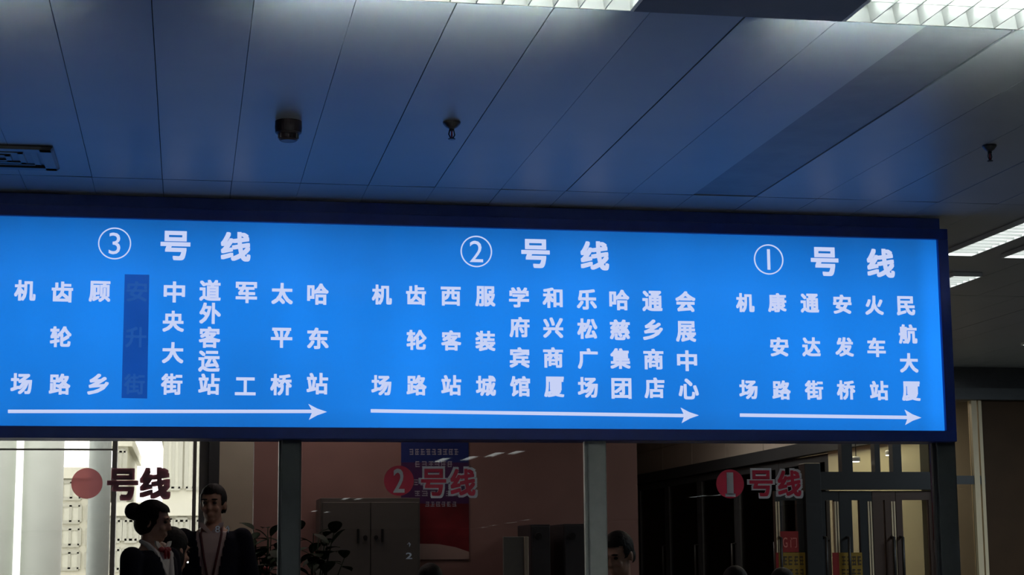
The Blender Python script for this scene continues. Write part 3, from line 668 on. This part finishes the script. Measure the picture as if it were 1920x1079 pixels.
# ================================================================== PEOPLE
def person(lab, loc, rz, top, seated=False, hair='short', outfit='suit', head_turn=0., head_tilt=0., s=None, lean=0.):
    """built facing -Y at 1.70 m, then scaled so that the crown comes to `top`"""
    hz = .50 if seated else .90
    dz = hz-.90
    H = 1.70+dz
    k = (top/H) if s is None else s
    t = thing('person', lab, 'person', loc, rz); t.scale = (k, k, k)
    V = lambda x, y, z: Vector((x, y, z))
    def torso(bm, inf, z0=.86, z1=1.43):
        prof = [(.86, .150, .105), (.95, .155, .108), (1.05, .140, .098), (1.18, .150, .105), (1.29, .165, .112), (1.37, .155, .098), (1.42, .105, .075), (1.455, .058, .058)]
        rings = []
        for z, a, b in prof:
            if z < z0-.001 or z > z1+.03: continue
            rings.append([bm.verts.new((math.cos(2*math.pi*i/28)*(a+inf), math.sin(2*math.pi*i/28)*(b+inf) - lean*(z-.9), z+dz)) for i in range(28)])
        for r0, r1 in zip(rings, rings[1:]):
            for i in range(28): bm.faces.new((r0[i], r0[(i+1) % 28], r1[(i+1) % 28], r1[i]))
        bm.faces.new(rings[0][::-1]); bm.faces.new(rings[-1])
    def cap(bm, pts, rads):
        for p0, p1, r0, r1 in zip(pts, pts[1:], rads, rads[1:]):
            n = 6
            tube(bm, [p0.lerp(p1, i/n) for i in range(n+1)], [r0+(r1-r0)*i/n for i in range(n+1)], 14)
        for p, r in zip(pts, rads): ell(bm, p, (r, r, r), None, 14, 10)
    ly = lambda z: -lean*(z-.9)
    arms, legs = [], []
    for sx in (-1, 1):
        sh = V(sx*.180, .005+ly(1.38), 1.375+dz)
        if seated: arms.append([sh, V(sx*.235, -.06+ly(1.1), 1.12+dz), V(sx*.12, -.29+ly(1.0), 1.06+dz)])
        elif hair == 'bun': arms.append([sh, V(sx*.225, -.02, 1.12), V(sx*.13, -.24, 1.08)])
        else: arms.append([sh, V(sx*.245, .02, 1.10), V(sx*.262, -.06, .86)])
        if seated: legs.append([V(sx*.085, 0, hz+.02), V(sx*.11, -.42, hz+.0), V(sx*.11, -.40, .09), V(sx*.11, -.40, .05)])
        else: legs.append([V(sx*.085, 0, .90), V(sx*.09, -.01, .49), V(sx*.09, .02, .09), V(sx*.09, .02, .05)])
    AR, LR = [.052, .040, .028], [.085, .056, .038, .036]
    hc = V(0, -.015+ly(1.6), 1.59+dz)
    R = Matrix.Rotation(head_turn, 3, 'Z') @ Matrix.Rotation(head_tilt, 3, 'X')
    def hp(x, y, z): return hc + R @ V(x, y, z)
    bm = bmesh.new()
    torso(bm, 0)
    cap(bm, [V(0, .012+ly(1.42), 1.40+dz), hc + R @ V(0, .015, -.07)], [.060, .052])
    ell(bm, hp(0, .012, .022), (.074, .094, .092), R, 20, 14)                  # skull
    ell(bm, hp(0, -.018, -.045), (.056, .066, .072), R, 18, 12)                # face and jaw
    ell(bm, hp(0, -.052, -.098), (.026, .024, .018), R)                        # chin
    ell(bm, hp(0, -.090, -.020), (.011, .018, .026), R)                        # nose bridge
    ell(bm, hp(0, -.098, -.034), (.016, .014, .011), R)                        # nose tip
    ell(bm, hp(0, -.079, .022), (.050, .014, .012), R)                         # brow
    ell(bm, hp(0, -.081, -.066), (.024, .010, .006), R); ell(bm, hp(0, -.079, -.077), (.021, .010, .007), R)
    for sx in (-1, 1):
        ell(bm, hp(sx*.038, -.066, -.035), (.020, .018, .018), R)              # cheek
        ell(bm, hp(sx*.076, .012, -.012), (.009, .020, .032), R)               # ear
    for pts in arms:
        cap(bm, pts, AR)
        w = pts[2]; d = (pts[2]-pts[1]).normalized(); sd = 1 if w.x > 0 else -1
        side = d.cross(V(0, 0, 1)); side = V(0, -1, 0) if side.length < .5 else side.normalized()
        up_ = side.cross(d).normalized(); pc = w + d*.055
        Mx = Matrix((side, d, up_)).transposed()
        ell(bm, pc, (.040, .052, .016), Mx, 14, 10)
        for q, fl in enumerate((.066, .076, .070, .054)):
            b0 = pc + d*.042 + side*(.028-.0187*q); b1 = b0 + d*fl*.55 - up_*.006; b2 = b1 + d*fl*.42 - up_*.020
            cap(bm, [b0, b1, b2], [.0095, .0088, .0075])
        th = side*(-1 if side.dot(V(-sd, 0, 0)) < 0 else 1)
        b0 = pc - d*.022 + th*.034; b1 = b0 + d*.035 + th*.022 - up_*.008; cap(bm, [b0, b1, b1 + d*.028 + th*.004 - up_*.006], [.013, .0105, .009])
    for pts in legs:
        cap(bm, pts, LR); ell(bm, pts[3] + V(0, -.07, -.012), (.042, .115, .034))
    link('body', remeshed(bm, .0075, 4), M_SKIN, t, True)
    for sx in (-1, 1):
        e = bmesh.new(); ell(e, hp(sx*.031, -.078, .002), (.013, .010, .008), R, 10, 8); link('eye', e, M_EYE, t, True)
        e = bmesh.new(); ell(e, hp(sx*.032, -.088, .024), (.022, .006, .005), R, 10, 6); link('eyebrow', e, M_HAIR, t, True)
    # hair
    bm = bmesh.new()
    ell(bm, hp(0, .018, .034), (.083, .102, .094), R, 24, 16); ell(bm, hp(0, .04, -.02), (.080, .080, .075), R, 20, 14)
    if hair == 'bun': ell(bm, hp(0, -.032, .056), (.066, .054, .055), R, 16, 12)
    if hair in ('bob',): ell(bm, hp(0, .03, -.04), (.092, .088, .10), R, 20, 14)
    if hair == 'bun':
        ell(bm, hp(0, .028, -.008), (.092, .066, .066), R, 20, 14)
        ell(bm, hp(0, .135, .045), (.055, .050, .052), R, 18, 12); ell(bm, hp(0, .10, .04), (.03, .04, .03), R, 12, 8)
    hb = remeshed(bm, .007, 2)
    Ri = R.transposed(); dl = []
    for v in hb.verts:
        q = Ri @ (v.co-hc)
        if q.y < -.045 and abs(q.x) < .075 and q.z < .05 and hair == 'short': dl.append(v)
        elif q.y < -.035 and q.z < (.058 if hair != 'bob' else .045) and abs(q.x) < .064: dl.append(v)
        elif hair == 'short' and q.z < -.015 and q.y < .02: dl.append(v)
        elif hair == 'short' and q.z < -.06: dl.append(v)
    bmesh.ops.delete(hb, geom=dl, context='VERTS')
    link('hair', hb, M_HAIR, t, True)
    # clothes
    bm = bmesh.new(); torso(bm, .008, .86, 1.42)
    ell(bm, V(0, .012+ly(1.44), 1.43+dz), (.066, .066, .03)); link('shirt', remeshed(bm, .008, 2), M_SHIRT if outfit == 'suit' else M_COLLAR if outfit == 'uniform' else M_SUIT, t, True)
    bm = bmesh.new(); torso(bm, .026, .86, 1.42)
    for pts in arms:
        e_ = pts[1].lerp(pts[2], .94); cap(bm, [pts[0], pts[1], e_], [.068, .057, .044])
    ell(bm, V(0, 0, .86+dz), (.172, .125, .06))
    jb = remeshed(bm, .010, 4); dl = []
    for v in jb.verts:
        z, y = v.co.z-dz, v.co.y-ly(v.co.z-dz)
        if outfit == 'suit' and y < -.05 and z > 1.02 and abs(v.co.x) < .018+(z-1.02)*.19: dl.append(v)
        elif outfit == 'uniform' and y < -.03 and z > 1.18 and abs(v.co.x) < .012+(z-1.18)*.24: dl.append(v)
        elif z > 1.432 and v.co.x**2 + y*y < .012: dl.append(v)
    bmesh.ops.delete(jb, geom=dl, context='VERTS'); jo = link('jacket', jb, M_SUIT, t, True)
    so = jo.modifiers.new('thick', 'SOLIDIFY'); so.thickness = .006; so.offset = -1
    if outfit in ('suit', 'uniform'):
        bm = bmesh.new()
        for sx in (-1, 1): prism(bm, [(sx*.008, 1.395+dz), (sx*.07, 1.45+dz), (sx*.078, 1.475+dz), (sx*.05, 1.47+dz), (sx*.004, 1.42+dz)], -.088+ly(1.43), -.076+ly(1.43))
        if outfit == 'uniform':
            for sx in (-1, 1): tube(bm, [V(sx*.07, .03, 1.475), V(sx*.078, -.03, 1.452), V(sx*.066, -.085, 1.40), V(sx*.030, -.128, 1.28), V(sx*.008, -.138, 1.19)], [.012, .016, .020, .015, .008], 8)
        link('collar', bm, M_COLLAR if outfit == 'uniform' else M_SHIRT, t)
    if outfit == 'suit':
        bm = bmesh.new()
        for sx in (-1, 1): tube(bm, [V(sx*.062, -.03, 1.46), V(sx*.064, -.098, 1.40), V(sx*.040, -.130, 1.26), V(sx*.008, -.134, 1.10)], .0075, 6)
        link('lanyard', bm, M_LANY, t, True)
        link('badge', bx((-.03, -.142, 1.0), (.03, -.137, 1.10), .002), M_COLLAR, t)
    if outfit == 'uniform':
        bm = bmesh.new(); ell(bm, V(0, -.098, 1.42), (.02, .016, .018))
        for sx in (-1, 1): ell(bm, V(sx*.030, -.096, 1.425), (.028, .013, .016)); ell(bm, V(sx*.016, -.112, 1.395), (.012, .009, .026))
        link('neck_scarf', bm, M_RED, t, True)
    bm = bmesh.new()
    for pts in legs: cap(bm, pts[:3], [.105, .075, .056])
    ell(bm, V(0, .0, hz+.02), (.155, .12, .10)); link('trousers', remeshed(bm, .011, 4), M_SUIT, t, True)
    for pts in legs:
        bm = bmesh.new(); ell(bm, pts[3] + V(0, -.065, -.004), (.050, .130, .044)); box(bm, (pts[3].x-.04, pts[3].y-.15, 0), (pts[3].x+.04, pts[3].y+.05, .012)); link('shoe', bm, M_HANDLE, t, True)
    return t
def place(px, py, Y): p = pY(px, py, Y); return (p.x, p.y, 0), p.z
l, z = place(400, 912, 11.0); person('standing person in dark suit with pale shirt and lanyard', l, -.10, z, hair='short', outfit='suit', head_turn=-.15)
l, z = place(286, 943, 9.55); person('standing person with dark hair in a bun, white collar and red neck scarf', l, .95, z, hair='bun', outfit='uniform', head_turn=.35, head_tilt=.12)
l, z = place(320, 994, 10.2); person('dark haired person partly hidden behind the scarfed person', l, 2.3, z, True, 'bob', 'plain', 0, .1)
l, z = place(1168, 1003, 10.0); person('seated person in dark jacket looking down, right of the aluminium post', l, -.5, z, True, 'short', 'plain', -.25, .30, lean=.15)
l, z = place(806, 1062, 10.6); person('seated person whose dark hair shows below the poster', l, .2, z, True, 'bob', 'plain', 0, .25)
l, z = place(1378, 1067, 9.6); person('seated person whose dark hair shows below the red 1 sticker', l, -.2, z, True, 'bob', 'plain', 0, .2)
l, z = place(1466, 1070, 10.2); person('seated person whose crown shows below the red gate sign', l, .1, z, True, 'short', 'plain', 0, .2)
